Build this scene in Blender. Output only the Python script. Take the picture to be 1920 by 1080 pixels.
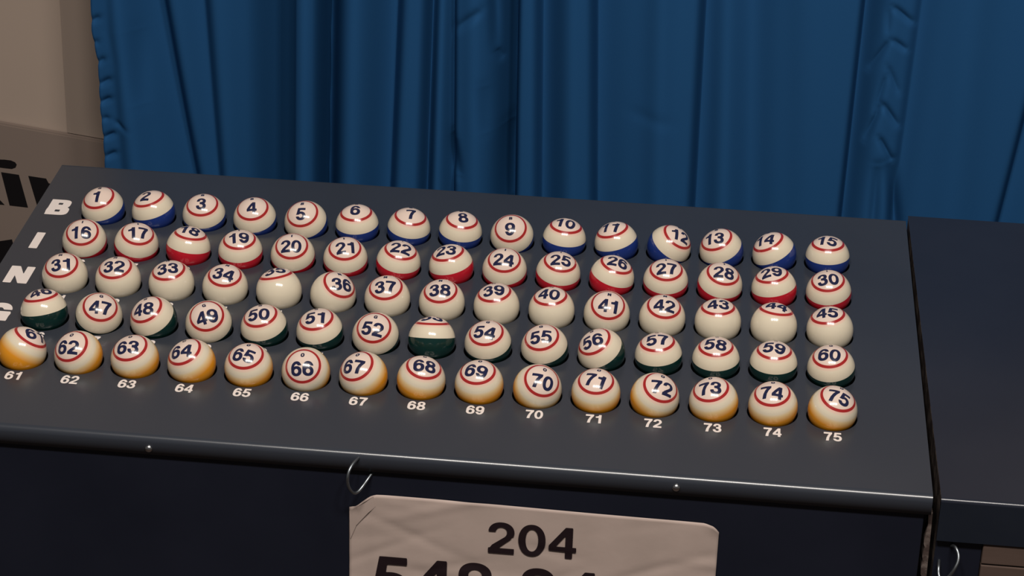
import bpy, bmesh, math, random
import numpy as np
from mathutils import Matrix, Vector

for o in list(bpy.data.objects):
    bpy.data.objects.remove(o)
scene = bpy.context.scene
COL = scene.collection
PI = math.pi

# ------------------------------------------------------------------ camera, world, lights, exposure
H = 0.95                                     # height of the middle of the ball board above the floor
SLOPE = math.radians(6.0)                    # slope of the board towards the viewer
CAM_R = Matrix(((0.994114, 0.069649, -0.082983),
                (0.104220, -0.405621, 0.908080),
                (0.029588, -0.911384, -0.410492)))    # columns: right, down, forward
CAM_P = Vector((0.207807, -1.641622, 0.759372 + H))
F_PX = 4130.0

cam_d = bpy.data.cameras.new('camera')
cam = bpy.data.objects.new('camera', cam_d)
COL.objects.link(cam)
cam_d.sensor_width = 36.0
cam_d.lens = F_PX / 1920 * 36.0
cam_d.clip_start = 0.05
m = Matrix.Identity(4)
for i in range(3):
    m[i][0] = CAM_R[i][0]
    m[i][1] = -CAM_R[i][1]
    m[i][2] = -CAM_R[i][2]
    m[i][3] = CAM_P[i]
cam.matrix_world = m
scene.camera = cam

scene.view_settings.view_transform = 'Standard'
scene.view_settings.look = 'None'
scene.view_settings.exposure = 0.0
scene.view_settings.gamma = 1.0
scene.view_settings.use_curve_mapping = False

world = bpy.data.worlds.new('room_light')
scene.world = world
world.use_nodes = True
bg = world.node_tree.nodes['Background']
bg.inputs[0].default_value = (1.0, 0.95, 0.92, 1)
bg.inputs[1].default_value = 0.085


def area(name, loc, target, sx, sy, watts, color):
    l = bpy.data.lights.new(name, 'AREA')
    l.shape = 'RECTANGLE'
    l.size, l.size_y = sx, sy
    l.energy = watts
    l.color = color
    o = bpy.data.objects.new(name, l)
    COL.objects.link(o)
    o.location = loc
    d = Vector(target) - Vector(loc)
    o.rotation_euler = d.to_track_quat('-Z', 'Y').to_euler()
    return o


LAMP = (1.0, 0.94, 0.87)
for k in (-1, 0, 1):                          # the row of three hall lamps whose reflections dot every ball
    area('hall_lamp', (0.28 + 0.50 * k, -1.50, H + 2.15), (0.28 + 0.3 * k, 0.0, H), 0.30, 0.26, 28.0, LAMP)

# ------------------------------------------------------------------ helpers
def ray(px, py):
    d = CAM_R @ Vector(((px - 960) / F_PX, (py - 540) / F_PX, 1.0))
    return d


def at_y(px, py, y):
    """the point seen at a pixel, on the vertical plane Y = y"""
    d = ray(px, py)
    return CAM_P + d * ((y - CAM_P.y) / d.y)


def on_plane(px, py, p0, n):
    d = ray(px, py)
    return CAM_P + d * ((Vector(p0) - CAM_P).dot(n) / d.dot(n))


BOARD = Matrix.Translation((0, 0, H)) @ Matrix.Rotation(SLOPE, 4, 'X')     # board coordinates -> world
PANEL_Z = -0.0062                              # panel surface, in board coordinates (0 = ball centres)


def bw(x, y, z=PANEL_Z):
    return BOARD @ Vector((x, y, z))


def link(name, mesh, parent=None):
    o = bpy.data.objects.new(name, mesh)
    COL.objects.link(o)
    if parent is not None:
        o.parent = parent
    return o


def obj(name, bm, mat, parent=None, smooth=False, mats=None):
    me = bpy.data.meshes.new(name)
    bm.normal_update()
    bm.to_mesh(me)
    bm.free()
    for mt in (mats or [mat]):
        me.materials.append(mt)
    if smooth:
        for p in me.polygons:
            p.use_smooth = True
    return link(name, me, parent)


def tag(o, label=None, cat=None, group=None, kind=None):
    if label: o['label'] = label
    if cat: o['category'] = cat
    if group: o['group'] = group
    if kind: o['kind'] = kind
    return o


def empty(name, loc=(0, 0, 0)):
    o = bpy.data.objects.new(name, None)
    COL.objects.link(o)
    o.location = loc
    o.empty_display_size = 0.05
    return o


def face(bm, pts):
    return bm.faces.new([bm.verts.new(p) for p in pts])


def add_box(bm, x0, x1, y0, y1, z0, z1, bevel=0.0):
    r = bmesh.ops.create_cube(bm, size=1.0)
    vs = r['verts']
    for v in vs:
        v.co = Vector(((x0 + x1) / 2 + v.co.x * (x1 - x0), (y0 + y1) / 2 + v.co.y * (y1 - y0), (z0 + z1) / 2 + v.co.z * (z1 - z0)))
    if bevel:
        es = list({e for v in vs for e in v.link_edges})
        bmesh.ops.bevel(bm, geom=es, offset=bevel, segments=2, affect='EDGES', profile=0.5)


def add_tube(bm, pts, r, seg=10, close=False):
    pts = [Vector(p) for p in pts]
    rings = []
    prev = None
    for i, p in enumerate(pts):
        a = pts[max(i - 1, 0)]
        b = pts[min(i + 1, len(pts) - 1)]
        t = (b - a).normalized()
        if prev is None:
            u = t.orthogonal().normalized()
        else:
            u = (prev - t * prev.dot(t)).normalized()
        prev = u
        w = t.cross(u)
        rings.append([bm.verts.new(p + (u * math.cos(2 * PI * k / seg) + w * math.sin(2 * PI * k / seg)) * r) for k in range(seg)])
    for i in range(len(rings) - 1):
        for k in range(seg):
            bm.faces.new((rings[i][k], rings[i][(k + 1) % seg], rings[i + 1][(k + 1) % seg], rings[i + 1][k]))
    for rg in (rings[0][::-1], rings[-1]):
        bm.faces.new(rg)


def spline(pts, n=6):
    P = [Vector(p) for p in pts]
    out = []
    for i in range(len(P) - 1):
        p0, p1, p2, p3 = P[max(i - 1, 0)], P[i], P[i + 1], P[min(i + 2, len(P) - 1)]
        for k in range(n):
            t = k / n
            out.append(0.5 * ((2 * p1) + (p2 - p0) * t + (2 * p0 - 5 * p1 + 4 * p2 - p3) * t * t + (3 * p1 - p0 - 3 * p2 + p3) * t ** 3))
    out.append(P[-1])
    return out


# ------------------------------------------------------------------ materials
def mat(name, col, rough=0.5, spec=0.5, metal=0.0, coat=0.0, sheen=0.0):
    mt = bpy.data.materials.new(name)
    mt.use_nodes = True
    b = mt.node_tree.nodes['Principled BSDF']
    b.inputs['Base Color'].default_value = (*col, 1)
    b.inputs['Roughness'].default_value = rough
    b.inputs['Specular IOR Level'].default_value = spec
    b.inputs['Metallic'].default_value = metal
    b.inputs['Coat Weight'].default_value = coat
    b.inputs['Sheen Weight'].default_value = sheen
    return mt


def nodes(mt):
    nt = mt.node_tree
    return nt, nt.nodes['Principled BSDF']


def mottled(name, c0, c1, scale, rough, spec=0.5, bump=0.0, detail=4.0, rot=None, lo=0.35, hi=0.65, **kw):
    mt = mat(name, c0, rough, spec, **kw)
    nt, b = nodes(mt)
    tc = nt.nodes.new('ShaderNodeTexCoord')
    mp = nt.nodes.new('ShaderNodeMapping')
    if rot: mp.inputs['Scale'].default_value = rot
    nz = nt.nodes.new('ShaderNodeTexNoise')
    nz.inputs['Scale'].default_value = scale
    nz.inputs['Detail'].default_value = detail
    cr = nt.nodes.new('ShaderNodeValToRGB')
    cr.color_ramp.elements[0].color = (*c0, 1)
    cr.color_ramp.elements[1].color = (*c1, 1)
    cr.color_ramp.elements[0].position = lo
    cr.color_ramp.elements[1].position = hi
    nt.links.new(tc.outputs['Object'], mp.inputs['Vector'])
    nt.links.new(mp.outputs['Vector'], nz.inputs['Vector'])
    nt.links.new(nz.outputs['Fac'], cr.inputs['Fac'])
    nt.links.new(cr.outputs['Color'], b.inputs['Base Color'])
    if bump:
        bp = nt.nodes.new('ShaderNodeBump')
        bp.inputs['Strength'].default_value = bump
        bp.inputs['Distance'].default_value = 0.002
        nt.links.new(nz.outputs['Fac'], bp.inputs['Height'])
        nt.links.new(bp.outputs['Normal'], b.inputs['Normal'])
    return mt


def painted_panel(name, c0, c1, rough, fleck):
    """satin paint over sheet metal with a few pale nicks"""
    mt = mottled(name, c0, c1, 6.0, rough, 0.5, 0.0)
    nt, b = nodes(mt)
    tc = nt.nodes.new('ShaderNodeTexCoord')
    vo = nt.nodes.new('ShaderNodeTexVoronoi')
    vo.inputs['Scale'].default_value = 42.0
    vo.inputs['Randomness'].default_value = 1.0
    sp = nt.nodes.new('ShaderNodeSeparateColor')
    r1 = nt.nodes.new('ShaderNodeMath'); r1.operation = 'GREATER_THAN'; r1.inputs[1].default_value = fleck
    r2 = nt.nodes.new('ShaderNodeMath'); r2.operation = 'LESS_THAN'; r2.inputs[1].default_value = 0.055
    mu = nt.nodes.new('ShaderNodeMath'); mu.operation = 'MULTIPLY'
    mx = nt.nodes.new('ShaderNodeMix'); mx.data_type = 'RGBA'
    mx.inputs[7].default_value = (0.16, 0.16, 0.17, 1)
    nt.links.new(tc.outputs['Object'], vo.inputs['Vector'])
    nt.links.new(vo.outputs['Color'], sp.inputs['Color'])
    nt.links.new(sp.outputs['Red'], r1.inputs[0])
    nt.links.new(vo.outputs['Distance'], r2.inputs[0])
    nt.links.new(r1.outputs[0], mu.inputs[0])
    nt.links.new(r2.outputs[0], mu.inputs[1])
    nt.links.new(mu.outputs[0], mx.inputs[0])
    src = b.inputs['Base Color'].links[0].from_socket
    nt.links.new(src, mx.inputs[6])
    nt.links.new(mx.outputs[2], b.inputs['Base Color'])
    return mt


BALL_R = 0.019


def polar_ramp(mt, stops):
    """base colour by the angle from the numbered pole of the ball (local +Z)"""
    nt, b = nodes(mt)
    tc = nt.nodes.new('ShaderNodeTexCoord')
    sx = nt.nodes.new('ShaderNodeSeparateXYZ')
    dv = nt.nodes.new('ShaderNodeMath'); dv.operation = 'DIVIDE'; dv.inputs[1].default_value = BALL_R * 1.004; dv.use_clamp = False
    ac = nt.nodes.new('ShaderNodeMath'); ac.operation = 'ARCCOSINE'
    sc = nt.nodes.new('ShaderNodeMath'); sc.operation = 'DIVIDE'; sc.inputs[1].default_value = PI
    cr = nt.nodes.new('ShaderNodeValToRGB')
    els = cr.color_ramp.elements
    while len(els) < len(stops):
        els.new(0.5)
    for e, (deg, c) in zip(els, stops):
        e.position = deg / 180.0
        e.color = (*c, 1)
    nt.links.new(tc.outputs['Object'], sx.inputs[0])
    nt.links.new(sx.outputs['Z'], dv.inputs[0])
    nt.links.new(dv.outputs[0], ac.inputs[0])
    nt.links.new(ac.outputs[0], sc.inputs[0])
    nt.links.new(sc.outputs[0], cr.inputs['Fac'])
    nt.links.new(cr.outputs['Color'], b.inputs['Base Color'])


IVORY = (0.60, 0.525, 0.405)
PINKISH = (0.62, 0.49, 0.42)
M = {}
M['ivory'] = mat('ivory_ball', IVORY, 0.14, 0.5)
polar_ramp(M['ivory'], [(0, PINKISH), (38, PINKISH), (47, (0.66, 0.40, 0.33)), (56, IVORY)])
M['blue_band'] = mat('blue_ball_band', (0.012, 0.030, 0.16), 0.14)
M['red_band'] = mat('red_ball_band', (0.42, 0.010, 0.022), 0.14)
M['green_band'] = mat('green_ball_band', (0.004, 0.022, 0.020), 0.14)
M['orange_band'] = mat('orange_ball_band', (0.6, 0.2, 0.01), 0.14)
polar_ramp(M['orange_band'], [(66, IVORY), (74, (0.62, 0.44, 0.22)), (90, (0.64, 0.25, 0.014))])
M['ring'] = mat('red_ring_ink', (0.30, 0.018, 0.018), 0.2)
M['ink'] = mat('navy_ink', (0.012, 0.014, 0.045), 0.2)
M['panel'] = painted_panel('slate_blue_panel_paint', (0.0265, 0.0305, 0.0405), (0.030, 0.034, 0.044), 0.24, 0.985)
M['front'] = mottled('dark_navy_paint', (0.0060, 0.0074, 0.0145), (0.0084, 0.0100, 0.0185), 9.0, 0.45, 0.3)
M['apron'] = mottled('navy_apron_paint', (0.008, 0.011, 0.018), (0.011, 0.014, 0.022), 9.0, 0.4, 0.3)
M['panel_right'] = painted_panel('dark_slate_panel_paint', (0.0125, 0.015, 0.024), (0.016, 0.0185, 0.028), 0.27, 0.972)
M['socket'] = mat('black_socket', (0.010, 0.010, 0.012), 0.5, 0.3)
M['print'] = mat('white_panel_lettering', (0.66, 0.58, 0.54), 0.5, 0.3)
M['steel'] = mat('zinc_steel', (0.55, 0.55, 0.56), 0.25, metal=1.0)
M['wire'] = mat('dull_steel_wire', (0.24, 0.26, 0.28), 0.42, metal=1.0)
M['paper'] = mottled('creased_paper', (0.37, 0.29, 0.255), (0.41, 0.32, 0.283), 22.0, 0.6, 0.25, 0.25)
M['black_ink'] = mat('brown_black_print', (0.012, 0.006, 0.008), 0.5, 0.3)
M['chip'] = mottled('raw_chipboard', (0.030, 0.020, 0.018), (0.16, 0.125, 0.105), 70.0, 0.8, 0.2, 0.6, lo=0.45, hi=0.78)
M['splinter'] = mottled('splintered_wood', (0.050, 0.034, 0.030), (0.22, 0.18, 0.16), 110.0, 0.8, 0.2, 0.8, lo=0.48, hi=0.85)
M['brown'] = mottled('brown_board', (0.070, 0.046, 0.037), (0.082, 0.054, 0.044), 14.0, 0.7, 0.2, rot=(1, 1, 8))
M['wall'] = mottled('beige_wall_paint', (0.37, 0.29, 0.238), (0.395, 0.31, 0.256), 3.0, 0.8, 0.2)
M['trim'] = mottled('dull_beige_trim_paint', (0.285, 0.222, 0.185), (0.30, 0.236, 0.196), 3.0, 0.8, 0.2)
M['sign'] = mottled('fawn_sign_board', (0.212, 0.162, 0.136), (0.228, 0.175, 0.148), 4.0, 0.7, 0.25)
M['sign_ink'] = mat('black_sign_letter', (0.006, 0.005, 0.006), 0.5, 0.3)
M['carpet'] = mottled('brown_carpet', (0.05, 0.034, 0.028), (0.085, 0.06, 0.048), 160.0, 0.95, 0.1, 0.6)
M['curtain'] = mat('blue_satin', (0.0145, 0.066, 0.170), 0.55, 0.12)
M['curtain'].node_tree.nodes['Principled BSDF'].inputs['Specular Tint'].default_value = (0.15, 0.45, 1.0, 1)
nt_, b_ = nodes(M['curtain'])
tc_ = nt_.nodes.new('ShaderNodeTexCoord')
mp_ = nt_.nodes.new('ShaderNodeMapping'); mp_.inputs['Scale'].default_value = (900, 900, 260)
nz_ = nt_.nodes.new('ShaderNodeTexNoise'); nz_.inputs['Scale'].default_value = 1.0
bp_ = nt_.nodes.new('ShaderNodeBump'); bp_.inputs['Strength'].default_value = 0.12; bp_.inputs['Distance'].default_value = 0.0006
nt_.links.new(tc_.outputs['Object'], mp_.inputs['Vector'])
nt_.links.new(mp_.outputs['Vector'], nz_.inputs['Vector'])
nt_.links.new(nz_.outputs['Fac'], bp_.inputs['Height'])
nt_.links.new(bp_.outputs['Normal'], b_.inputs['Normal'])


# ------------------------------------------------------------------ bold grotesque lettering, built as filled shapes
def f_ell(x, y, cx, cy, rx, ry, n=2.0):
    u, v = np.abs((x - cx) / rx), np.abs((y - cy) / ry)
    r = (u ** n + v ** n) ** (1.0 / n)
    return (r - 1) * min(rx, ry)


def f_ring(x, y, cx, cy, rx, ry, ix, iy, n=2.15):
    return np.maximum(f_ell(x, y, cx, cy, rx, ry, n), -f_ell(x, y, cx, cy, ix, iy, n))


def f_box(x, y, x0, x1, y0, y1):
    return np.maximum(np.maximum(x0 - x, x - x1), np.maximum(y0 - y, y - y1))


def f_poly(x, y, pts):
    d = np.full(x.shape, 1e9)
    s = np.ones(x.shape)
    n = len(pts)
    for i in range(n):
        ax, ay = pts[i]
        bx, by = pts[i - 1]
        ex, ey = bx - ax, by - ay
        wx, wy = x - ax, y - ay
        t = np.clip((wx * ex + wy * ey) / (ex * ex + ey * ey), 0, 1)
        d = np.minimum(d, (wx - ex * t) ** 2 + (wy - ey * t) ** 2)
        c = (((ay > y) != (by > y)) & (x < (bx - ax) * (y - ay) / (by - ay + 1e-12) + ax))
        s = np.where(c, -s, s)
    return s * np.sqrt(d)


U = lambda *a: np.minimum.reduce(a)
CUT = lambda a, b: np.maximum(a, -b)


def glyph_field(c, x, y):
    if c == '0':
        return f_ring(x, y, .36, .5, .355, .51, .165, .36)
    if c == '1':
        return U(f_box(x, y, .34, .545, 0, 1), f_poly(x, y, [(.08, .66), (.36, .66), (.36, 1), (.40, 1), (.33, .89), (.22, .82), (.08, .80)]))
    if c == '2':
        top = f_ring(x, y, .36, .69, .34, .32, .145, .165)
        keep = U(f_box(x, y, -1, 2, .70, 2), f_box(x, y, .36, 2, .56, 2))
        return U(np.maximum(top, keep), f_poly(x, y, [(.02, 0), (.02, .10), (.12, .27), (.48, .57), (.64, .54), (.60, .47), (.28, .17), (.28, 0)]), f_box(x, y, .02, .70, 0, .175))
    if c == '3':
        a = CUT(f_ring(x, y, .355, .735, .315, .275, .125, .125), f_box(x, y, -1, .34, .40, .695))
        b = CUT(f_ring(x, y, .355, .285, .35, .295, .155, .145), f_box(x, y, -1, .34, .31, .60))
        return U(a, b, f_box(x, y, .27, .44, .44, .60))
    if c == '4':
        return U(f_box(x, y, .43, .62, 0, 1), f_box(x, y, 0, .72, .215, .37), f_poly(x, y, [(0, .30), (0, .39), (.43, 1), (.56, 1), (.56, .92), (.17, .35), (.12, .30)]))
    if c == '5':
        bowl = CUT(f_ring(x, y, .35, .325, .355, .335, .16, .175), f_box(x, y, -1, .30, .265, .44))
        return U(bowl, f_box(x, y, .13, .66, .83, 1), f_poly(x, y, [(.13, 1), (.30, 1), (.24, .52), (.20, .44), (.04, .46)]))
    if c in '69':
        if c == '9':
            x, y = .72 - x, 1 - y
        o = np.maximum(f_ring(x, y, .365, .5, .36, .51, .165, .365), U(f_box(x, y, -1, .20, .2, 2), f_box(x, y, -1, 2, .73, 2)))
        return U(f_ring(x, y, .36, .325, .355, .335, .155, .18), o)
    if c == '7':
        return U(f_box(x, y, .02, .70, .825, 1), f_poly(x, y, [(.48, .84), (.70, .84), (.56, .62), (.45, .35), (.405, 0), (.185, 0), (.24, .33), (.36, .64)]))
    if c == '8':
        return U(f_ring(x, y, .36, .745, .315, .265, .13, .12), f_ring(x, y, .36, .28, .355, .29, .16, .145))
    if c == '-':
        return f_box(x, y, .06, .42, .33, .50)
    if c == 'I':
        return f_box(x, y, .0, .27, 0, 1)
    if c == 'B':
        up = CUT(f_ell(x, y, .36, .735, .34, .265, 3.2), f_box(x, y, .27, .45, .66, .81))
        lo = CUT(f_ell(x, y, .37, .27, .38, .27, 3.2), f_box(x, y, .27, .47, .19, .35))
        st = CUT(f_box(x, y, 0, .40, 0, 1), U(f_box(x, y, .27, .45, .66, .81), f_box(x, y, .27, .47, .19, .35)))
        return U(up, lo, st)
    if c == 'N':
        return U(f_box(x, y, 0, .25, 0, 1), f_box(x, y, .53, .78, 0, 1), f_poly(x, y, [(0, 1), (.28, 1), (.78, 0), (.50, 0)]))
    if c == 'G':
        r = CUT(f_ring(x, y, .40, .5, .40, .51, .15, .28, 2.3), f_box(x, y, .42, 2, .48, .66))
        return U(r, f_box(x, y, .42, .78, .36, .54), f_box(x, y, .60, .78, .03, .5))
    if c == 'O':
        return f_ring(x, y, .40, .5, .40, .51, .15, .28, 2.3)
    raise ValueError(c)


ADV = {'1': .80, 'I': .33, '-': .40, 'B': .80, 'N': .84, 'G': .86, 'O': .86}
_glyph = {}


def glyph(c, nx=34, ny=44, bold=0.0):
    """(points, faces) of a filled letter in a box one unit tall; cells are clipped against the outline"""
    if (c, nx, bold) in _glyph:
        return _glyph[(c, nx, bold)]
    xs = np.linspace(-.05, .85, nx + 1)
    ys = np.linspace(-.04, 1.04, ny + 1)
    X, Y = np.meshgrid(xs, ys)
    Fv = glyph_field(c, X, Y) - bold
    Fv = np.where(np.abs(Fv) < 1e-5, -1e-5, Fv)
    pts, idx, faces = [], {}, []

    def vert(key, p):
        if key not in idx:
            idx[key] = len(pts)
            pts.append(p)
        return idx[key]
    for j in range(ny):
        for i in range(nx):
            q = [(i, j), (i + 1, j), (i + 1, j + 1), (i, j + 1)]
            v = [Fv[b, a] for a, b in q]
            if min(v) > 0:
                continue
            poly = []
            for k in range(4):
                a, b = q[k], q[(k + 1) % 4]
                va, vb = v[k], v[(k + 1) % 4]
                if va <= 0:
                    poly.append(vert(a, (xs[a[0]], ys[a[1]])))
                if (va <= 0) != (vb <= 0):
                    t = va / (va - vb)
                    key = (min(a, b), max(a, b))
                    poly.append(vert(key, (xs[a[0]] + t * (xs[b[0]] - xs[a[0]]), ys[a[1]] + t * (ys[b[1]] - ys[a[1]]))))
            if len(poly) >= 3:
                faces.append(poly)
    _glyph[(c, nx, bold)] = (pts, faces)
    return pts, faces


def text_shape(s, nx=34, ny=44, track=0.0, bold=0.0):
    """points (centred) and faces of a word, cap height 1"""
    P, Fc, x = [], [], 0.0
    for c in s:
        if c != ' ':
            p, f = glyph(c, nx, ny, bold)
            base = len(P)
            P += [(a + x, b) for a, b in p]
            Fc += [[base + k for k in q] for q in f]
        x += ADV.get(c, .80) + track
    xs = [p[0] for p in P]
    mx = (min(xs) + max(xs)) / 2
    return [(a - mx, b - .5) for a, b in P], Fc


def flat_text(name, s, height, frame, mt, parent, squeeze=1.0, nx=34, ny=44, lift=0.00012, track=0.0, bold=0.012):
    """a word laid on a plane given by a 4x4 frame (x right, y up, z out)"""
    P, Fc = text_shape(s, nx, ny, track, bold)
    me = bpy.data.meshes.new(name)
    me.from_pydata([frame @ Vector((a * height * squeeze, b * height, lift)) for a, b in P], [], Fc)
    me.materials.append(mt)
    return link(name, me, parent)


# ------------------------------------------------------------------ bingo balls
def sphere_grid(t0, t1, rad, nt, npn=64):
    """zone of a sphere between two angles from the +Z pole"""
    bm = bmesh.new()
    rows = []
    for i in range(nt + 1):
        t = t0 + (t1 - t0) * i / nt
        if t < 1e-6 or t > PI - 1e-6:
            rows.append([bm.verts.new((0, 0, rad * math.cos(t)))])
        else:
            rows.append([bm.verts.new((rad * math.sin(t) * math.cos(2 * PI * k / npn), rad * math.sin(t) * math.sin(2 * PI * k / npn), rad * math.cos(t))) for k in range(npn)])
    for a, b in zip(rows[:-1], rows[1:]):
        for k in range(npn):
            k2 = (k + 1) % npn
            if len(a) == 1:
                bm.faces.new((a[0], b[k], b[k2]))
            elif len(b) == 1:
                bm.faces.new((a[k], b[0], a[k2]))
            else:
                bm.faces.new((a[k], b[k], b[k2], a[k2]))
    return bm


def to_mesh(name, bm, mt):
    me = bpy.data.meshes.new(name)
    bm.to_mesh(me)
    bm.free()
    me.materials.append(mt)
    for p in me.polygons:
        p.use_smooth = True
    return me


R_ = math.radians
SHELL = to_mesh('ball_shell', sphere_grid(0, PI, BALL_R, 40), M['ivory'])
RING = to_mesh('ring', sphere_grid(R_(40.4), R_(47.2), BALL_R + 0.00006, 3, 96), M['ring'])
BANDS = {}
for nm in ('blue', 'red', 'green', 'orange'):
    BANDS[nm] = to_mesh('coloured_base', sphere_grid(R_(82.0 if nm != 'orange' else 63), PI, BALL_R + 0.00004, 24), M[nm + '_band'])


def ball_text(name, s, height_deg, v_deg, mt, squeeze=1.0, bold=0.018):
    """text printed on the ball around its pole; height and offset in degrees of arc"""
    P, Fc = text_shape(s, 30, 38, bold=bold)
    h = R_(height_deg)
    vs = []
    for a, b in P:
        u, v = a * h * squeeze, b * h + R_(v_deg)
        t = math.hypot(u, v)
        k = math.sin(t) / t if t > 1e-9 else 1.0
        vs.append(Vector((u * k, v * k, math.cos(t))) * (BALL_R + 0.00008))
    me = bpy.data.meshes.new(name)
    me.from_pydata(vs, [], Fc)
    me.materials.append(mt)
    for p in me.polygons:
        p.use_smooth = True
    return me


LETTER = {c: ball_text('letter', c, 11.5, 24.5, M['ink']) for c in 'BINGO'}
# for every ball: the direction its numbered pole points and the direction its text runs, in board coordinates
POSE = {
1:(-0.150,-0.287,0.946,0.988,-0.087,0.130), 2:(-0.254,-0.029,0.967,0.959,-0.135,0.248), 3:(-0.011,-0.307,0.952,0.996,0.077,0.036),
4:(-0.053,-0.342,0.938,0.986,0.132,0.103), 5:(-0.123,-0.465,0.876,0.991,-0.015,0.131), 6:(-0.045,-0.066,0.997,0.997,0.055,0.049),
7:(0.134,-0.068,0.989,0.978,0.172,-0.121), 8:(0.109,-0.068,0.992,0.955,0.282,-0.086), 9:(-0.056,-0.512,0.857,0.997,0.013,0.073),
10:(0.085,0.040,0.996,0.987,-0.137,-0.079), 11:(-0.297,0.023,0.955,0.922,-0.253,0.293), 12:(0.514,-0.115,0.850,0.850,0.195,-0.488),
13:(-0.365,-0.210,0.907,0.926,-0.183,0.330), 14:(-0.462,-0.033,0.886,0.862,-0.254,0.439), 15:(-0.049,0.037,0.998,0.980,-0.193,0.055),
16:(0.047,-0.437,0.898,0.992,0.124,0.008), 17:(0.210,-0.226,0.951,0.949,0.280,-0.143), 18:(0.158,0.164,0.974,0.985,-0.097,-0.143),
19:(0.001,-0.150,0.989,0.980,0.196,0.029), 20:(0.029,-0.402,0.915,0.994,0.110,0.017), 21:(0.031,-0.294,0.955,0.969,0.242,0.043),
22:(0.175,-0.082,0.981,0.984,0.023,-0.174), 23:(-0.224,-0.004,0.975,0.974,-0.045,0.224), 24:(0.008,-0.341,0.940,1.000,-0.012,-0.013),
25:(0.125,-0.147,0.981,0.990,0.088,-0.113), 26:(0.267,0.003,0.964,0.963,-0.018,-0.267), 27:(-0.002,-0.222,0.975,0.995,0.097,0.024),
28:(0.158,-0.214,0.964,0.987,0.049,-0.151), 29:(-0.211,0.020,0.977,0.974,0.089,0.209), 30:(-0.128,-0.199,0.971,0.988,0.063,0.143),
31:(-0.045,-0.335,0.941,0.971,0.206,0.120), 32:(-0.056,-0.226,0.972,0.991,0.105,0.081), 33:(-0.100,-0.131,0.986,0.973,0.194,0.125),
34:(0.075,-0.224,0.972,0.992,-0.079,-0.095), 35:(-0.216,0.274,0.937,0.953,0.269,0.141), 36:(0.445,-0.213,0.870,0.842,0.432,-0.324),
37:(-0.042,-0.301,0.953,0.991,0.108,0.077), 38:(-0.048,-0.268,0.962,0.996,0.061,0.067), 39:(-0.141,-0.068,0.988,0.985,0.088,0.146),
40:(-0.097,-0.047,0.994,0.988,-0.122,0.090), 41:(0.077,-0.452,0.889,0.996,0.005,-0.083), 42:(0.079,-0.251,0.965,0.997,0.023,-0.076),
43:(-0.052,0.051,0.997,0.997,0.054,0.049), 44:(0.082,0.245,0.966,0.992,-0.110,-0.057), 45:(-0.202,0.019,0.979,0.978,-0.043,0.203),
46:(-0.184,0.209,0.961,0.878,0.475,0.065), 47:(0.254,-0.394,0.883,0.960,0.214,-0.181), 48:(-0.326,-0.312,0.892,0.943,-0.041,0.330),
49:(0.028,-0.515,0.857,0.924,0.341,0.174), 50:(-0.165,-0.200,0.966,0.984,0.041,0.176), 51:(-0.161,-0.158,0.974,0.984,0.051,0.171),
52:(-0.018,-0.499,0.867,0.993,-0.107,-0.041), 53:(-0.033,0.457,0.889,0.999,0.049,0.012), 54:(-0.092,-0.285,0.954,0.987,-0.151,0.050),
55:(-0.168,-0.314,0.935,0.982,0.026,0.185), 56:(-0.438,-0.250,0.863,0.889,0.022,0.458), 57:(-0.116,-0.023,0.993,0.991,0.072,0.117),
58:(-0.053,-0.052,0.997,0.995,-0.087,0.048), 59:(-0.016,-0.006,1.000,0.992,-0.126,0.015), 60:(-0.149,-0.169,0.974,0.981,-0.146,0.125),
61:(0.508,0.252,0.823,0.664,0.494,-0.561), 62:(-0.234,-0.467,0.852,0.970,-0.167,0.175), 63:(-0.155,-0.292,0.944,0.987,-0.001,0.161),
64:(-0.321,-0.259,0.911,0.947,-0.077,0.312), 65:(-0.061,-0.284,0.957,0.984,-0.180,0.009), 66:(-0.019,-0.642,0.766,0.995,0.066,0.080),
67:(-0.317,-0.377,0.871,0.938,-0.263,0.227), 68:(0.184,-0.131,0.974,0.976,0.142,-0.165), 69:(-0.064,-0.209,0.976,0.984,-0.176,0.027),
70:(0.277,-0.454,0.847,0.957,0.047,-0.288), 71:(-0.010,-0.249,0.968,0.975,-0.218,-0.046), 72:(0.305,-0.327,0.895,0.952,0.094,-0.290),
73:(-0.211,-0.196,0.958,0.977,-0.020,0.211), 74:(-0.109,-0.205,0.973,0.992,-0.090,0.092), 75:(0.224,-0.197,0.954,0.952,-0.167,-0.258)
}
BAND_OF = ['blue', 'red', None, 'green', 'orange']
ROW_NAME = ['rear row', 'second row from the rear', 'middle row', 'fourth row from the rear', 'front row']
DX, DY = 0.0455068, 0.0600973
SEEN = {
    35: 'all white bingo ball with half hidden number, between balls 34 and 36',
    46: 'green banded bingo ball with half hidden number, left of ball 47',
    53: 'bingo ball with its dark green side to the front, between balls 52 and 54',
    61: 'orange banded bingo ball numbered 61, tipped right, left end of front row',
    12: 'blue banded bingo ball numbered 12 tipped to the right, in the rear row',
    18: 'bingo ball numbered 18 tipped back with its red side showing, second row from the rear',
    44: 'all white bingo ball numbered 44 tipped back, in the middle row',
}


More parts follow.
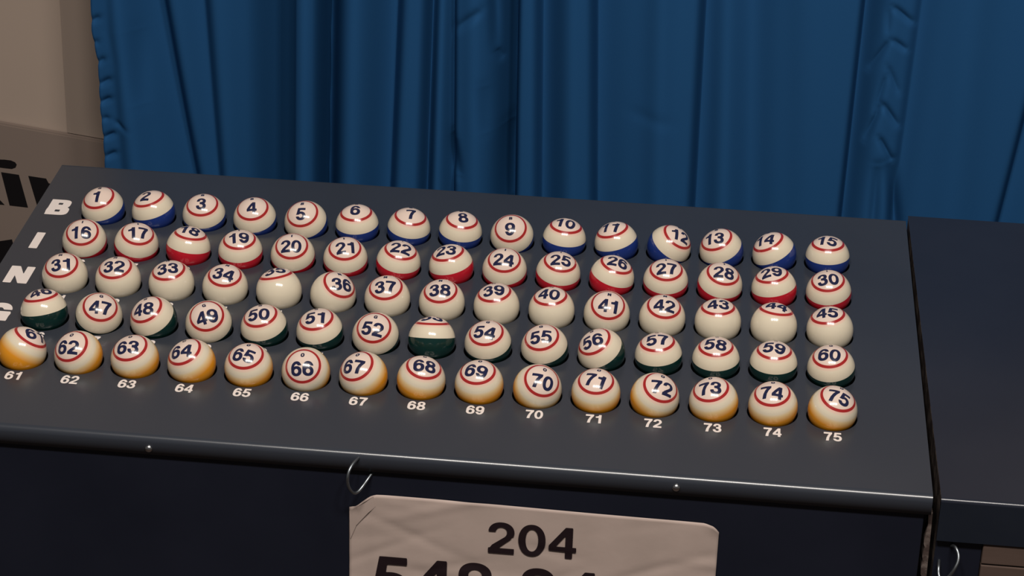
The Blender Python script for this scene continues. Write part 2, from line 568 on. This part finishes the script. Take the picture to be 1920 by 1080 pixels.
def place_ball(n):
    c, r = (n - 1) % 15, (n - 1) // 15
    b = link('bingo_ball', SHELL)
    px, py, pz, tx, ty, tz = POSE[n]
    Z = Vector((px, py, pz)).normalized()
    Xv = Vector((tx, ty, tz))
    Xv = (Xv - Z * Xv.dot(Z)).normalized()
    Yv = Z.cross(Xv)
    rot = Matrix((Xv, Yv, Z)).transposed().to_4x4()
    b.matrix_world = BOARD @ Matrix.Translation(((c - 7) * DX, (2 - r) * DY, 0)) @ rot
    band = BAND_OF[r]
    look = (band + ' banded') if band else 'all white'
    tag(b, SEEN.get(n, '%s bingo ball numbered %d in the %s' % (look, n, ROW_NAME[r])), 'ball',
        ('white bingo balls with %s bands' % band) if band else 'all white bingo balls')
    if band:
        link('coloured_base', BANDS[band], b)['label'] = band + ' lower half'
    link('ring', RING, b)['label'] = 'red printed ring'
    link('number', ball_text('number', str(n), 34.0, -10.5, M['ink'], 1.05), b)['label'] = 'dark blue printed number'
    link('letter', LETTER['BINGO'[r]], b)


# ------------------------------------------------------------------ the setting
bm = bmesh.new()
face(bm, [(-4, -4, 0), (4, -4, 0), (4, 3.2, 0), (-4, 3.2, 0)])
tag(obj('floor', bm, M['carpet']), kind='structure')
bm = bmesh.new()
add_box(bm, -4, 4, 1.6, 1.7, 0, 3.2)
tag(obj('wall_back', bm, M['wall']), kind='structure')

YAW = R_(15.5)
SH = Vector((math.cos(YAW), -math.sin(YAW), 0))           # along the left wall, to the right
SN = Vector((-math.sin(YAW), -math.cos(YAW), 0))          # out of the wall, towards the room
SIGN_P = at_y(195, 266, 0.76)                             # a point of the sign's top front edge
SIGN_T = 0.010


def wall_box(bm, u0, u1, n0, n1, z0, z1):
    """box on the left wall: u along it from SIGN_P, n out of the sign's front, z height"""
    base = Vector((SIGN_P.x, SIGN_P.y, 0))
    c = []
    for z in (z0, z1):
        for u, n in ((u0, n0), (u1, n0), (u1, n1), (u0, n1)):
            c.append(bm.verts.new(base + SH * u + SN * n + Vector((0, 0, z))))
    for q in ((0, 1, 2, 3), (7, 6, 5, 4), (0, 4, 5, 1), (1, 5, 6, 2), (2, 6, 7, 3), (3, 7, 4, 0)):
        bm.faces.new([c[k] for k in q])
    bmesh.ops.recalc_face_normals(bm, faces=bm.faces)


bm = bmesh.new()
wall_box(bm, -2.2, 0.10, -0.16, -SIGN_T, 0.0, 3.0)
tag(obj('wall_left', bm, M['wall']), kind='structure')


def wall_u(px, py, n):
    p = on_plane(px, py, SIGN_P + SN * n, SN)
    return (p - SIGN_P).dot(SH), p.z


u0, _ = wall_u(114, 30, -SIGN_T + 0.004)
bm = bmesh.new()
wall_box(bm, u0, 0.09, -SIGN_T, -SIGN_T + 0.004, SIGN_P.z + 0.001, 3.0)
tag(obj('trim_1', bm, M['trim']), kind='structure')

# fawn sign with black letters, on the left wall
sign = empty('wall_sign', (SIGN_P.x - 0.25, SIGN_P.y + 0.07, SIGN_P.z - 0.40))
tag(sign, 'fawn sign board with large black letters on the wall left of the cabinet', 'sign')
bm = bmesh.new()
wall_box(bm, -0.60, 0.06, -SIGN_T, 0.0, SIGN_P.z - 0.42, SIGN_P.z)
bmesh.ops.bevel(bm, geom=list(bm.edges), offset=0.002, segments=2, affect='EDGES')
for v in bm.verts:
    v.co -= sign.location
obj('board', bm, M['sign'], sign)


def sign_letter(pxs):
    bm = bmesh.new()
    pts = [on_plane(x, y, SIGN_P + SN * 0.0006, SN) - sign.location for x, y in pxs]
    f = face(bm, pts)
    r = bmesh.ops.extrude_face_region(bm, geom=[f])
    for v in r['geom']:
        if isinstance(v, bmesh.types.BMVert):
            v.co -= SN * 0.0005
    bmesh.ops.recalc_face_normals(bm, faces=bm.faces)
    return bm


dot = sign_letter([(-14, 299), (8, 299.5), (20, 301), (28, 304.5), (31, 309), (29, 314), (22, 316.5), (8, 315), (-14, 312)])
stem = sign_letter([(2, 323), (35, 328), (52, 389), (18, 385)])
for name, b2 in (('letter', stem), ('letter_dot', dot),
                 ('letter', sign_letter([(53, 330), (86, 335), (91, 344), (97, 345), (110, 341), (150, 345), (118, 420), (80, 420)])),
                 ('letter', sign_letter([(-30, 345), (8, 384), (-30, 381)])),
                 ('letter', sign_letter([(-40, 458), (22, 449), (25, 460), (20, 478), (2, 505), (-15, 530), (-40, 530)]))):
    obj(name, b2, M['sign_ink'], sign)

# ------------------------------------------------------------------ blue curtain
YC = 0.62
ZA, ZB = at_y(960, 0, YC).z, at_y(960, 400, YC).z


def cx_(px, py):
    return at_y(px, py, YC)


# folds: column at the top of the view and 400 rows down, width of the left and the right flank, depth in mm
FOLDS = [(290, 360, 55, 20, 36), (374, 405, 45, 19, 22), (543, 542, 85, 9, 100), (606, 602, 9, 30, 62),
         (738, 722, 55, 16, 34), (806, 793, 11, 16, 30), (848, 846, 22, 7, 24), (963, 956, 30, 9, 56),
         (1016, 1013, 12, 40, 25), (1119, 1118, 11, 60, 27), (1325, 1303, 12, 60, 26), (1416, 1408, 40, 50, 24),
         (1478, 1475, 30, 30, 5), (1625, 1581, 9, 26, 21), (1731, 1676, 13, 28, 10), (1985, 1881, 11, 50, 22),
         (2050, 1990, 14, 14, 20), (2140, 2100, 16, 30, 24), (2260, 2230, 16, 16, 20), (1195, 1190, 40, 40, 5),
         (675, 668, 34, 34, -10), (890, 890, 26, 26, -10), (1820, 1780, 45, 45, -10), (220, 262, 26, 26, -10),
         (575, 572, 18, 18, -8), (1070, 1068, 28, 28, -8), (1360, 1350, 24, 24, -7), (465, 470, 20, 20, -6), (1240, 1232, 24, 24, -6)]
FL = []
for p0, p1, wl, wr, d in FOLDS:
    a, b = cx_(p0, 0), cx_(p1, 400)
    FL.append((a.x, a.z, b.x, b.z, wl / 1870.0, wr / 1870.0, d / 1000.0))
EDGE = [(165, -60), (168, 0), (170, 60), (182, 120), (186, 200), (192, 260), (195, 310), (199, 400), (203, 520)]
EDGE_W = sorted((cx_(x, y).z, cx_(x, y).x) for x, y in EDGE)
SEAM_W = sorted((cx_(x, y).z, cx_(x, y).x) for x, y in [(1674, -60), (1672, 8), (1668, 70), (1658, 140), (1652, 190), (1644, 260), (1640, 400), (1636, 520)])


def lerp_tab(tab, z):
    return np.interp(z, [t[0] for t in tab], [t[1] for t in tab])


def curtain_depth(x, z):
    y = np.zeros_like(x)
    for ax, az, bx, bz, wl, wr, d in FL:
        xc = ax + (bx - ax) * (z - az) / (bz - az)
        u = x - xc
        y += d * np.where(u < 0, np.exp(-(u / wl) ** 2), np.exp(-(u / wr) ** 2))
    xe = lerp_tab(EDGE_W, z)                                # gathered left hem
    y += 0.002 * np.exp(-((x - xe - 0.020) / 0.007) ** 2)
    xs = lerp_tab(SEAM_W, z)                                # raised ridge along the stitched seam
    y += -0.006 * np.exp(-((x - xs) / 0.014) ** 2)

    def crease(p, q, w, d):                                 # a single short crease between two points
        nonlocal y
        a, b = cx_(*p), cx_(*q)
        ex, ez = b.x - a.x, b.z - a.z
        L2 = ex * ex + ez * ez
        t = np.clip(((x - a.x) * ex + (z - a.z) * ez) / L2, 0, 1)
        dd = np.sqrt((x - a.x - t * ex) ** 2 + (z - a.z - t * ez) ** 2)
        y += d * np.exp(-(dd / w) ** 2) * (0.15 + 0.85 * np.sin(np.pi * np.clip(t, .01, .99)) ** .6)
    crease((922, -60), (926, 100), 0.0050, 0.009)
    crease((926, 100), (936, 126), 0.0032, 0.006)
    crease((902, 16), (852, 60), 0.0050, 0.004)
    crease((905, 160), (912, 250), 0.0075, 0.003)
    crease((848, 260), (858, 330), 0.0060, 0.009)
    crease((945, 250), (945, 400), 0.0095, 0.010)
    crease((1180, 215), (1260, 235), 0.0080, 0.0010)
    # puckers spreading from the stitched seam
    for p, q, d in (((1674, 6), (1712, 42), .0042), ((1668, 10), (1664, 60), .0026), ((1672, 68), (1700, 92), .0034), ((1666, 72), (1630, 134), .0052),
                    ((1660, 138), (1641, 206), .0040), ((1664, 118), (1684, 172), .0030), ((1655, 188), (1684, 236), .0044), ((1652, 192), (1622, 264), .0058),
                    ((1648, 252), (1672, 300), .0050)):
        crease(p, q, 0.0034, d)
    crease((1668, 300), (1684, 480), 0.0066, 0.011)
    crease((1645, 305), (1632, 480), 0.0066, 0.009)
    # short puckers along the gathered hem
    for p, q, d in (((168, 44), (186, 32), .0036), ((172, 84), (184, 78), .0024), ((180, 122), (196, 110), .0036), ((184, 162), (208, 148), .0042),
                    ((186, 196), (208, 184), .0048), ((190, 226), (204, 222), .0030), ((214, 228), (240, 246), .0026), ((192, 262), (216, 250), .0050), ((195, 298), (218, 286), .0046)):
        crease(p, q, 0.0036, d)
    crease((250, 60), (262, 200), 0.010, 0.004)
    # long soft swell of the cloth
    y += 0.004 * np.sin(x * 9.0 + 0.6) + 0.003 * np.sin(x * 17 + z * 3)
    return y


XR = 1.25
zs = np.concatenate([np.linspace(0.04, ZB - 0.06, 40)[:-1], np.linspace(ZB - 0.06, ZA + 0.03, 190), np.linspace(ZA + 0.03, H + 0.54, 45)[1:]])
us = np.concatenate([np.linspace(0, 0.08, 60)[:-1], np.linspace(0.08, 0.74, 900), np.linspace(0.74, 1, 90)[1:]])
Zg, Ug = np.meshgrid(zs, us, indexing='ij')
XE = lerp_tab(EDGE_W, Zg)
X0 = XE.min()
Xg = X0 + (XR - X0) * Ug + (XE - X0) * np.clip(1 - Ug / 0.06, 0, 1)
Yg = YC + curtain_depth(Xg, Zg)
nz_r, nx_r = Xg.shape
vs = np.stack([Xg, Yg, Zg], -1).reshape(-1, 3)
I = np.arange(nz_r * nx_r).reshape(nz_r, nx_r)
fs = np.stack([I[:-1, :-1], I[:-1, 1:], I[1:, 1:], I[1:, :-1]], -1).reshape(-1, 4)
me = bpy.data.meshes.new('curtain')
me.from_pydata(vs.tolist(), [], fs.tolist())
me.materials.append(M['curtain'])
for p in me.polygons:
    p.use_smooth = True
cur = link('curtain', me)
sol = cur.modifiers.new('cloth_thickness', 'SOLIDIFY')
sol.thickness = 0.0012
sol.offset = 1.0
tag(cur, 'blue satin curtain hanging in folds behind the ball cabinet', 'curtain')

# ------------------------------------------------------------------ the ball cabinet
cab = empty('bingo_cabinet', (0, 0, 0))
tag(cab, 'slate blue cabinet with a sloping board of numbered ball sockets', 'cabinet')
XL, XRT = -0.382, 0.3903
YF, YB = -0.2118, 0.209
HOLE_R = 0.0196

bm = bmesh.new()
hx, hy = DX / 2, DY / 2
ca = math.atan2(hy, hx)
angs = []
for a0, a1 in ((-ca, ca), (ca, PI - ca), (PI - ca, PI + ca), (PI + ca, 2 * PI - ca)):
    angs += [a0 + (a1 - a0) * k / 14 for k in range(14)]
for r in range(5):
    for c in range(15):
        x, y = (c - 7) * DX, (2 - r) * DY
        inn, out = [], []
        for a in angs:
            ux, uy = math.cos(a), math.sin(a)
            k = min(hx / abs(ux) if abs(ux) > 1e-9 else 9, hy / abs(uy) if abs(uy) > 1e-9 else 9)
            inn.append(bm.verts.new(bw(x + ux * HOLE_R, y + uy * HOLE_R)))
            out.append(bm.verts.new(bw(x + ux * k, y + uy * k)))
        n = len(angs)
        for k in range(n):
            bm.faces.new((inn[k], out[k], out[(k + 1) % n], inn[(k + 1) % n]))
gx, gy = 7.5 * DX, 2.5 * DY
for x0, x1, y0, y1 in ((XL, -gx, YF, YB), (gx, XRT, YF, YB), (-gx, gx, gy, YB), (-gx, gx, YF, -gy)):
    face(bm, [bw(x0, y0), bw(x1, y0), bw(x1, y1), bw(x0, y1)])
bmesh.ops.remove_doubles(bm, verts=bm.verts, dist=1e-6)
obj('ball_board', bm, M['panel'], cab)

# rolled front edge, lip and side flanges, bent from the same sheet
p0 = bw(0, YF)
r_edge = 0.0055
cy, cz = p0.y + math.sin(SLOPE) * r_edge * 1.0, p0.z - math.cos(SLOPE) * r_edge
prof = []
for k in range(11):
    a = PI / 2 + SLOPE + (PI / 2 - SLOPE) * k / 10
    prof.append((cy + r_edge * math.cos(a), cz + r_edge * math.sin(a)))
LIP_Y = prof[-1][0]
LIP_Z = H - 0.0437
prof += [(LIP_Y, LIP_Z), (LIP_Y + 0.0015, LIP_Z - 0.0004), (LIP_Y + 0.0016, LIP_Z + 0.008)]
bm = bmesh.new()
NX = 24
grid = []
for i in range(NX + 1):
    x = XL + (XRT - XL) * i / NX
    grid.append([bm.verts.new((x, y, z)) for y, z in prof])
for i in range(NX):
    for k in range(len(prof) - 1):
        f = bm.faces.new((grid[i][k], grid[i][k + 1], grid[i + 1][k + 1], grid[i + 1][k]))
        f.smooth = k < 11
# rounded corner at both ends of the lip
o = obj('front_lip', bm, M['panel'], cab)

for nm, x, sgn in (('side_flange', XL, 1), ('side_flange', XRT, -1)):
    bm = bmesh.new()
    a, b = bw(x, YF), bw(x, YB)
    d = Vector((0, 0, -0.014))
    t = Vector((sgn * 0.0015, 0, 0))
    face(bm, [a, b, b + d, a + d])
    face(bm, [a + t, b + t, b + d + t, a + d + t])
    face(bm, [a + d, b + d, b + d + t, a + d + t])
    obj(nm, bm, M['panel'], cab)
bm = bmesh.new()
a, b = bw(XL, YB), bw(XRT, YB)
add_box(bm, XL, XRT, a.y - 0.0015, a.y, a.z - 0.03, a.z)
obj('rear_flange', bm, M['panel'], cab)

FR_Y = LIP_Y + 0.0032                          # recessed front panel
BX0, BX1 = XL + 0.004, 0.3858
TOPF = LIP_Z + 0.010
bm = bmesh.new()
add_box(bm, BX0, BX1, FR_Y, FR_Y + 0.016, 0.0, TOPF, 0.0008)
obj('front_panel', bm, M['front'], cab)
rear_y = bw(0, YB).y - 0.006
for x0, x1 in ((BX0, BX0 + 0.016), (BX1 - 0.016, BX1)):
    bm = bmesh.new()
    za, zb = TOPF - 0.002, bw(0, YB).z - 0.006
    y0, y1 = FR_Y + 0.016, rear_y
    c = [bm.verts.new(p) for p in ((x0, y0, 0), (x1, y0, 0), (x1, y1, 0), (x0, y1, 0), (x0, y0, za), (x1, y0, za), (x1, y1, zb), (x0, y1, zb))]
    for q in ((3, 2, 1, 0), (4, 5, 6, 7), (0, 1, 5, 4), (1, 2, 6, 5), (2, 3, 7, 6), (3, 0, 4, 7)):
        bm.faces.new([c[k] for k in q])
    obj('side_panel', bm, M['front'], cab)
bm = bmesh.new()
add_box(bm, BX0 + 0.016, BX1 - 0.016, rear_y - 0.012, rear_y, 0, bw(0, YB).z - 0.006)
obj('back_panel', bm, M['front'], cab)

# splintered raw edge showing in the slit between the two cabinets
bm = bmesh.new()
ry = FR_Y + 0.004
f = face(bm, [Vector((min(max(p.x, BX1 + 0.0004), 0.3940), p.y, p.z)) for p in (at_y(x, y, ry) for x, y in ((1749, 962), (1741, 962), (1740, 984), (1736, 1000), (1733, 1012), (1732, 1020), (1734, 1026), (1731, 1034), (1729, 1044), (1731, 1052), (1727, 1062), (1726, 1076), (1729, 1084), (1724, 1100), (1724, 1150), (1749, 1150)))])
r = bmesh.ops.extrude_face_region(bm, geom=[f])
for v in r['geom']:
    if isinstance(v, bmesh.types.BMVert): v.co.y += 0.012
bmesh.ops.recalc_face_normals(bm, faces=bm.faces)
obj('splintered_edge', bm, M['splinter'], cab)['label'] = 'splintered raw brown edge'
# sockets under the holes: one cup each
bm = bmesh.new()
seg = 56
FLOOR_Z = -BALL_R - 0.00005
top = [bm.verts.new((HOLE_R * math.cos(2 * PI * k / seg), HOLE_R * math.sin(2 * PI * k / seg), PANEL_Z)) for k in range(seg)]
mid = [bm.verts.new((HOLE_R * math.cos(2 * PI * k / seg), HOLE_R * math.sin(2 * PI * k / seg), FLOOR_Z)) for k in range(seg)]
for k in range(seg):
    bm.faces.new((top[k], mid[k], mid[(k + 1) % seg], top[(k + 1) % seg]))
bm.faces.new(mid)
CUP = bpy.data.meshes.new('socket')
bm.to_mesh(CUP); bm.free()
CUP.materials.append(M['socket'])
for n in range(1, 76):
    c, r = (n - 1) % 15, (n - 1) // 15
    x, y = (c - 7) * DX, (2 - r) * DY
    s = link('socket', CUP, cab)
    s.matrix_world = BOARD @ Matrix.Translation((x, y, 0))
    fr = BOARD @ Matrix.Translation((x + 0.0003, y - 0.0272, PANEL_Z))
    flat_text('socket_number', str(n), 0.0112, fr, M['print'], cab, 0.80, 24, 32)
for c, x, y in (('B', -0.3612, 0.1280), ('I', -0.3630, 0.0665), ('N', -0.3605, 0.0065), ('G', -0.3590, -0.0550), ('O', -0.3590, -0.1150)):
    flat_text('row_letter', c, 0.0275, BOARD @ Matrix.Translation((x, y, PANEL_Z)), M['print'], cab, 0.93)


def lip_screw(px, py):
    p = at_y(px, py, LIP_Y)
    bm = bmesh.new()
    prof = [(0.0031, 0.0), (0.0031, 0.0006), (0.0027, 0.0014), (0.0018, 0.0021), (0.0006, 0.0024)]
    rings = [[bm.verts.new((p.x + r * math.cos(2 * PI * k / 20), p.y - h, p.z + r * math.sin(2 * PI * k / 20))) for k in range(20)] for r, h in prof]
    for a, b in zip(rings[:-1], rings[1:]):
        for k in range(20):
            bm.faces.new((a[k], a[(k + 1) % 20], b[(k + 1) % 20], b[k]))
    bm.faces.new(rings[-1])
    bmesh.ops.recalc_face_normals(bm, faces=bm.faces)
    for f in bm.faces: f.smooth = True
    o = obj('screw', bm, M['steel'], cab)
    o['label'] = 'round headed steel screw'


lip_screw(279, 841)
lip_screw(1268, 914)


def wire(name, pts, r, parent):
    bm = bmesh.new()
    add_tube(bm, spline(pts, 6), r, 10)
    for f in bm.faces: f.smooth = True
    o = obj(name, bm, M['wire'], parent)
    o['label'] = 'bent steel wire hook'
    return o


HK = [(673, 858, 0.001), (668, 863, -.004), (661, 871, -.009), (655, 882, -.013), (652, 894, -.015), (652, 906, -.015), (656, 917, -.014), (663, 924, -.012),
      (671, 922, -.009), (680, 912, -.005), (690, 898, -.001), (701, 882, 0.006)]
wire('hook', [at_y(x, y, LIP_Y + d) for x, y, d in HK], 0.00115, cab)

# ------------------------------------------------------------------ paper notice taped to the front
PY = FR_Y - 0.0016
paper = empty('paper_notice', at_y(1000, 1075, PY) - Vector((0, 0, 0.12)))
tag(paper, 'creased paper notice with bold black digits fixed to the front of the ball cabinet', 'notice')
TL, TR = at_y(704, 927, PY), at_y(1349, 987, PY)
LX = at_y(655, 1000, PY).x
RX = at_y(1347, 1010, PY).x
ztab = [(LX, at_y(655, 951, PY).z), (at_y(668, 950, PY).x, at_y(668, 949.5, PY).z), (at_y(683, 938, PY).x, at_y(683, 938, PY).z), (at_y(694, 931, PY).x, at_y(694, 930.5, PY).z), (TL.x, TL.z),
        (at_y(855, 941, PY).x, at_y(855, 939.5, PY).z), (at_y(1100, 962, PY).x, at_y(1100, 962, PY).z), (at_y(1250, 975, PY).x, at_y(1250, 975, PY).z),
        (at_y(1322, 981, PY).x, at_y(1322, 981.5, PY).z), (at_y(1340, 987, PY).x, at_y(1340, 987, PY).z), (RX, at_y(1348, 997, PY).z)]
zbot = at_y(1000, 1080, PY).z - 0.11
bm = bmesh.new()
NXp, NZp = 120, 60
rnd = random.Random(4)
CREASES = [(rnd.uniform(LX, RX), rnd.uniform(zbot + .08, TL.z), rnd.uniform(-.5, .5), rnd.uniform(.02, .06), rnd.uniform(.3, 1.0) * rnd.choice((-1, 1))) for _ in range(26)]


def paper_y(x, z):
    d = 0.0
    for ax, az, sl, L, amp in CREASES:
        u, v = x - ax, (z - az) - sl * (x - ax)
        d += amp * 0.0008 * math.exp(-(v / 0.004) ** 2 - (u / L) ** 2)
    k = (x - TL.x) / 0.0045
    d += -0.0006 * math.exp(-k * k)                        # upright crease near the left side
    e = max(0.0, (x - (RX - 0.012)) / 0.012)
    t = max(0.0, (z - (TR.z - 0.012)) / 0.012)
    d -= 0.0025 * (e * t) ** 1.5                           # corner curling forward
    return PY + d


rows = []
for j in range(NZp + 1):
    row = []
    for i in range(NXp + 1):
        x = LX + (RX - LX) * i / NXp
        zt = float(np.interp(x, [q[0] for q in ztab], [q[1] for q in ztab]))
        z = zbot + (zt - zbot) * j / NZp
        row.append(bm.verts.new(Vector((x, paper_y(x, z), z)) - paper.location))
    rows.append(row)
for j in range(NZp):
    for i in range(NXp):
        f = bm.faces.new((rows[j][i], rows[j][i + 1], rows[j + 1][i + 1], rows[j + 1][i]))
        f.smooth = True
sh = obj('sheet', bm, M['paper'], paper)
s2 = sh.modifiers.new('thickness', 'SOLIDIFY'); s2.thickness = 0.0003; s2.offset = -1
# folded-over corner at the top left
bm = bmesh.new()
pts = [at_y(x, y, PY - d) - paper.location for x, y, d in ((655, 958, .0010), (667, 952, .0016), (684, 941, .0022), (700, 931, .0012), (704, 950, .0008), (690, 962, .0010), (668, 985, .0010), (657, 1010, .0006))]
f = face(bm, pts)
r = bmesh.ops.extrude_face_region(bm, geom=[f])
for v in r['geom']:
    if isinstance(v, bmesh.types.BMVert): v.co.y += 0.0003
bmesh.ops.recalc_face_normals(bm, faces=bm.faces)
obj('folded_corner', bm, M['paper'], paper)


def paper_text(s, px, py, h, squeeze=1.0, track=0.0):
    c = at_y(px, py, PY - 0.0011) - paper.location
    fr = Matrix.Translation(c) @ Matrix.Rotation(PI / 2, 4, 'X')
    for ch, (P, Fc) in [(s, text_shape(s, 40, 52, track))]:
        me = bpy.data.meshes.new('digits')
        v = []
        for a, b in P:
            q = fr @ Vector((a * h * squeeze, b * h, 0))
            w = q + paper.location
            q.y = paper_y(w.x, w.z) - 0.0009 - paper.location.y
            v.append(q)
        me.from_pydata(v, [], Fc)
        me.materials.append(M['black_ink'])
        return link('digits', me, paper)


PXM = F_PX / (Vector((0.0, FR_Y, H - 0.06)) - CAM_P).dot(Vector((CAM_R[0][2], CAM_R[1][2], CAM_R[2][2])))   # pixels per metre at the notice
paper_text('204', 998, 1014, 62 / PXM / 0.925, 1.08)
paper_text('548-34', 910, 1101, 92 / PXM / 0.925, 1.01)

# ------------------------------------------------------------------ the neighbouring console on the right
con = empty('side_console', (0.9, 0, 0))
tag(con, 'dark slate console with a plain sloping top, right of the ball cabinet', 'console')
cl = con.location
RA = Vector((0.3927, 0.2190, H + 0.0165))      # rear left corner of its top
FA = Vector((0.3962, -0.2135, H - 0.0288))     # front left corner
AX = Vector((1, 0, 0))
LEN = 1.05
perp = (FA - RA).normalized()
bm = bmesh.new()
T = 0.0045
nrm = Vector((0, -math.sin(SLOPE), math.cos(SLOPE)))
# profile from the rear, over the rolled front edge and down the apron
pr = [RA, FA]
r_e = 0.0030
for k in range(1, 9):
    a = PI / 2 + SLOPE + (PI / 2 - SLOPE) * k / 8
    pr.append(Vector((FA.x, FA.y + math.sin(SLOPE) * r_e + r_e * math.cos(a), FA.z - math.cos(SLOPE) * r_e + r_e * math.sin(a))))
AP_Y = pr[-1].y
AP_Z = H - 0.0640
left = [bm.verts.new(p - cl) for p in pr]
right = [bm.verts.new(p + AX * LEN - cl) for p in pr]
for k in range(len(pr) - 1):
    f = bm.faces.new((left[k], left[k + 1], right[k + 1], right[k]))
    f.smooth = k >= 1
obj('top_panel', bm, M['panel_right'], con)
bm = bmesh.new()
add_box(bm, FA.x - cl.x, FA.x + LEN - cl.x, AP_Y, AP_Y + 0.004, AP_Z, pr[-1].z)
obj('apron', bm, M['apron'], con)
# end panel of raw board
bm = bmesh.new()
tck = 0.0335
e0 = [Vector((FA.x + 0.0004, AP_Y + 0.0045, FA.z - 0.004)), Vector((RA.x + 0.0004, RA.y, RA.z - 0.0025)), Vector((RA.x + 0.0004, RA.y, 0)), Vector((FA.x + 0.0004, AP_Y + 0.0045, 0))]
e1 = [p + Vector((tck, 0, 0)) for p in e0]
va = [bm.verts.new(p - cl) for p in e0]
vb = [bm.verts.new(p - cl) for p in e1]
bm.faces.new(va)
bm.faces.new(vb[::-1])
for k in range(4):
    bm.faces.new((va[k], va[(k + 1) % 4], vb[(k + 1) % 4], vb[k]))
bmesh.ops.recalc_face_normals(bm, faces=bm.faces)
# paint the front and inner faces, leave the outer face raw
for f in bm.faces:
    f.material_index = 1 if f.normal.y < -0.7 or f.normal.x > 0.7 else 0
o = obj('end_panel', bm, None, con, mats=[M['chip'], M['front']])
o['label'] = 'dark end panel with a raw brown outer face'
bm = bmesh.new()
add_box(bm, FA.x + LEN - 0.034 - cl.x, FA.x + LEN - cl.x, AP_Y + 0.0045, RA.y, 0, AP_Z + 0.01)
obj('end_panel', bm, M['front'], con)
# brown boards under the apron
bd_y = AP_Y + 0.0015
zj = at_y(1870, 1061, bd_y).z
for z0, z1 in ((0.0, zj - 0.0006), (zj + 0.0006, AP_Z - 0.0004)):
    bm = bmesh.new()
    add_box(bm, at_y(1840, 1052, bd_y).x - cl.x, FA.x + LEN - 0.036 - cl.x, bd_y, bd_y + 0.012, z0, z1, 0.0008)
    obj('front_board', bm, M['brown'], con)['label'] = 'brown board'
HK2 = [(1775, 1026, .012), (1784, 1023, .004), (1792, 1027, -.003), (1797, 1040, -.007), (1796, 1053, -.010), (1790, 1066, -.012), (1782, 1078, -.012), (1773, 1087, -.011), (1764, 1086, -.009), (1760, 1076, -.006), (1760, 1062, -.002), (1761, 1049, .006)]
o = wire('hook', [at_y(x, y, AP_Y + d) - cl for x, y, d in HK2], 0.0012, con)

# ------------------------------------------------------------------ the seventy-five balls
for n in range(1, 76):
    place_ball(n)
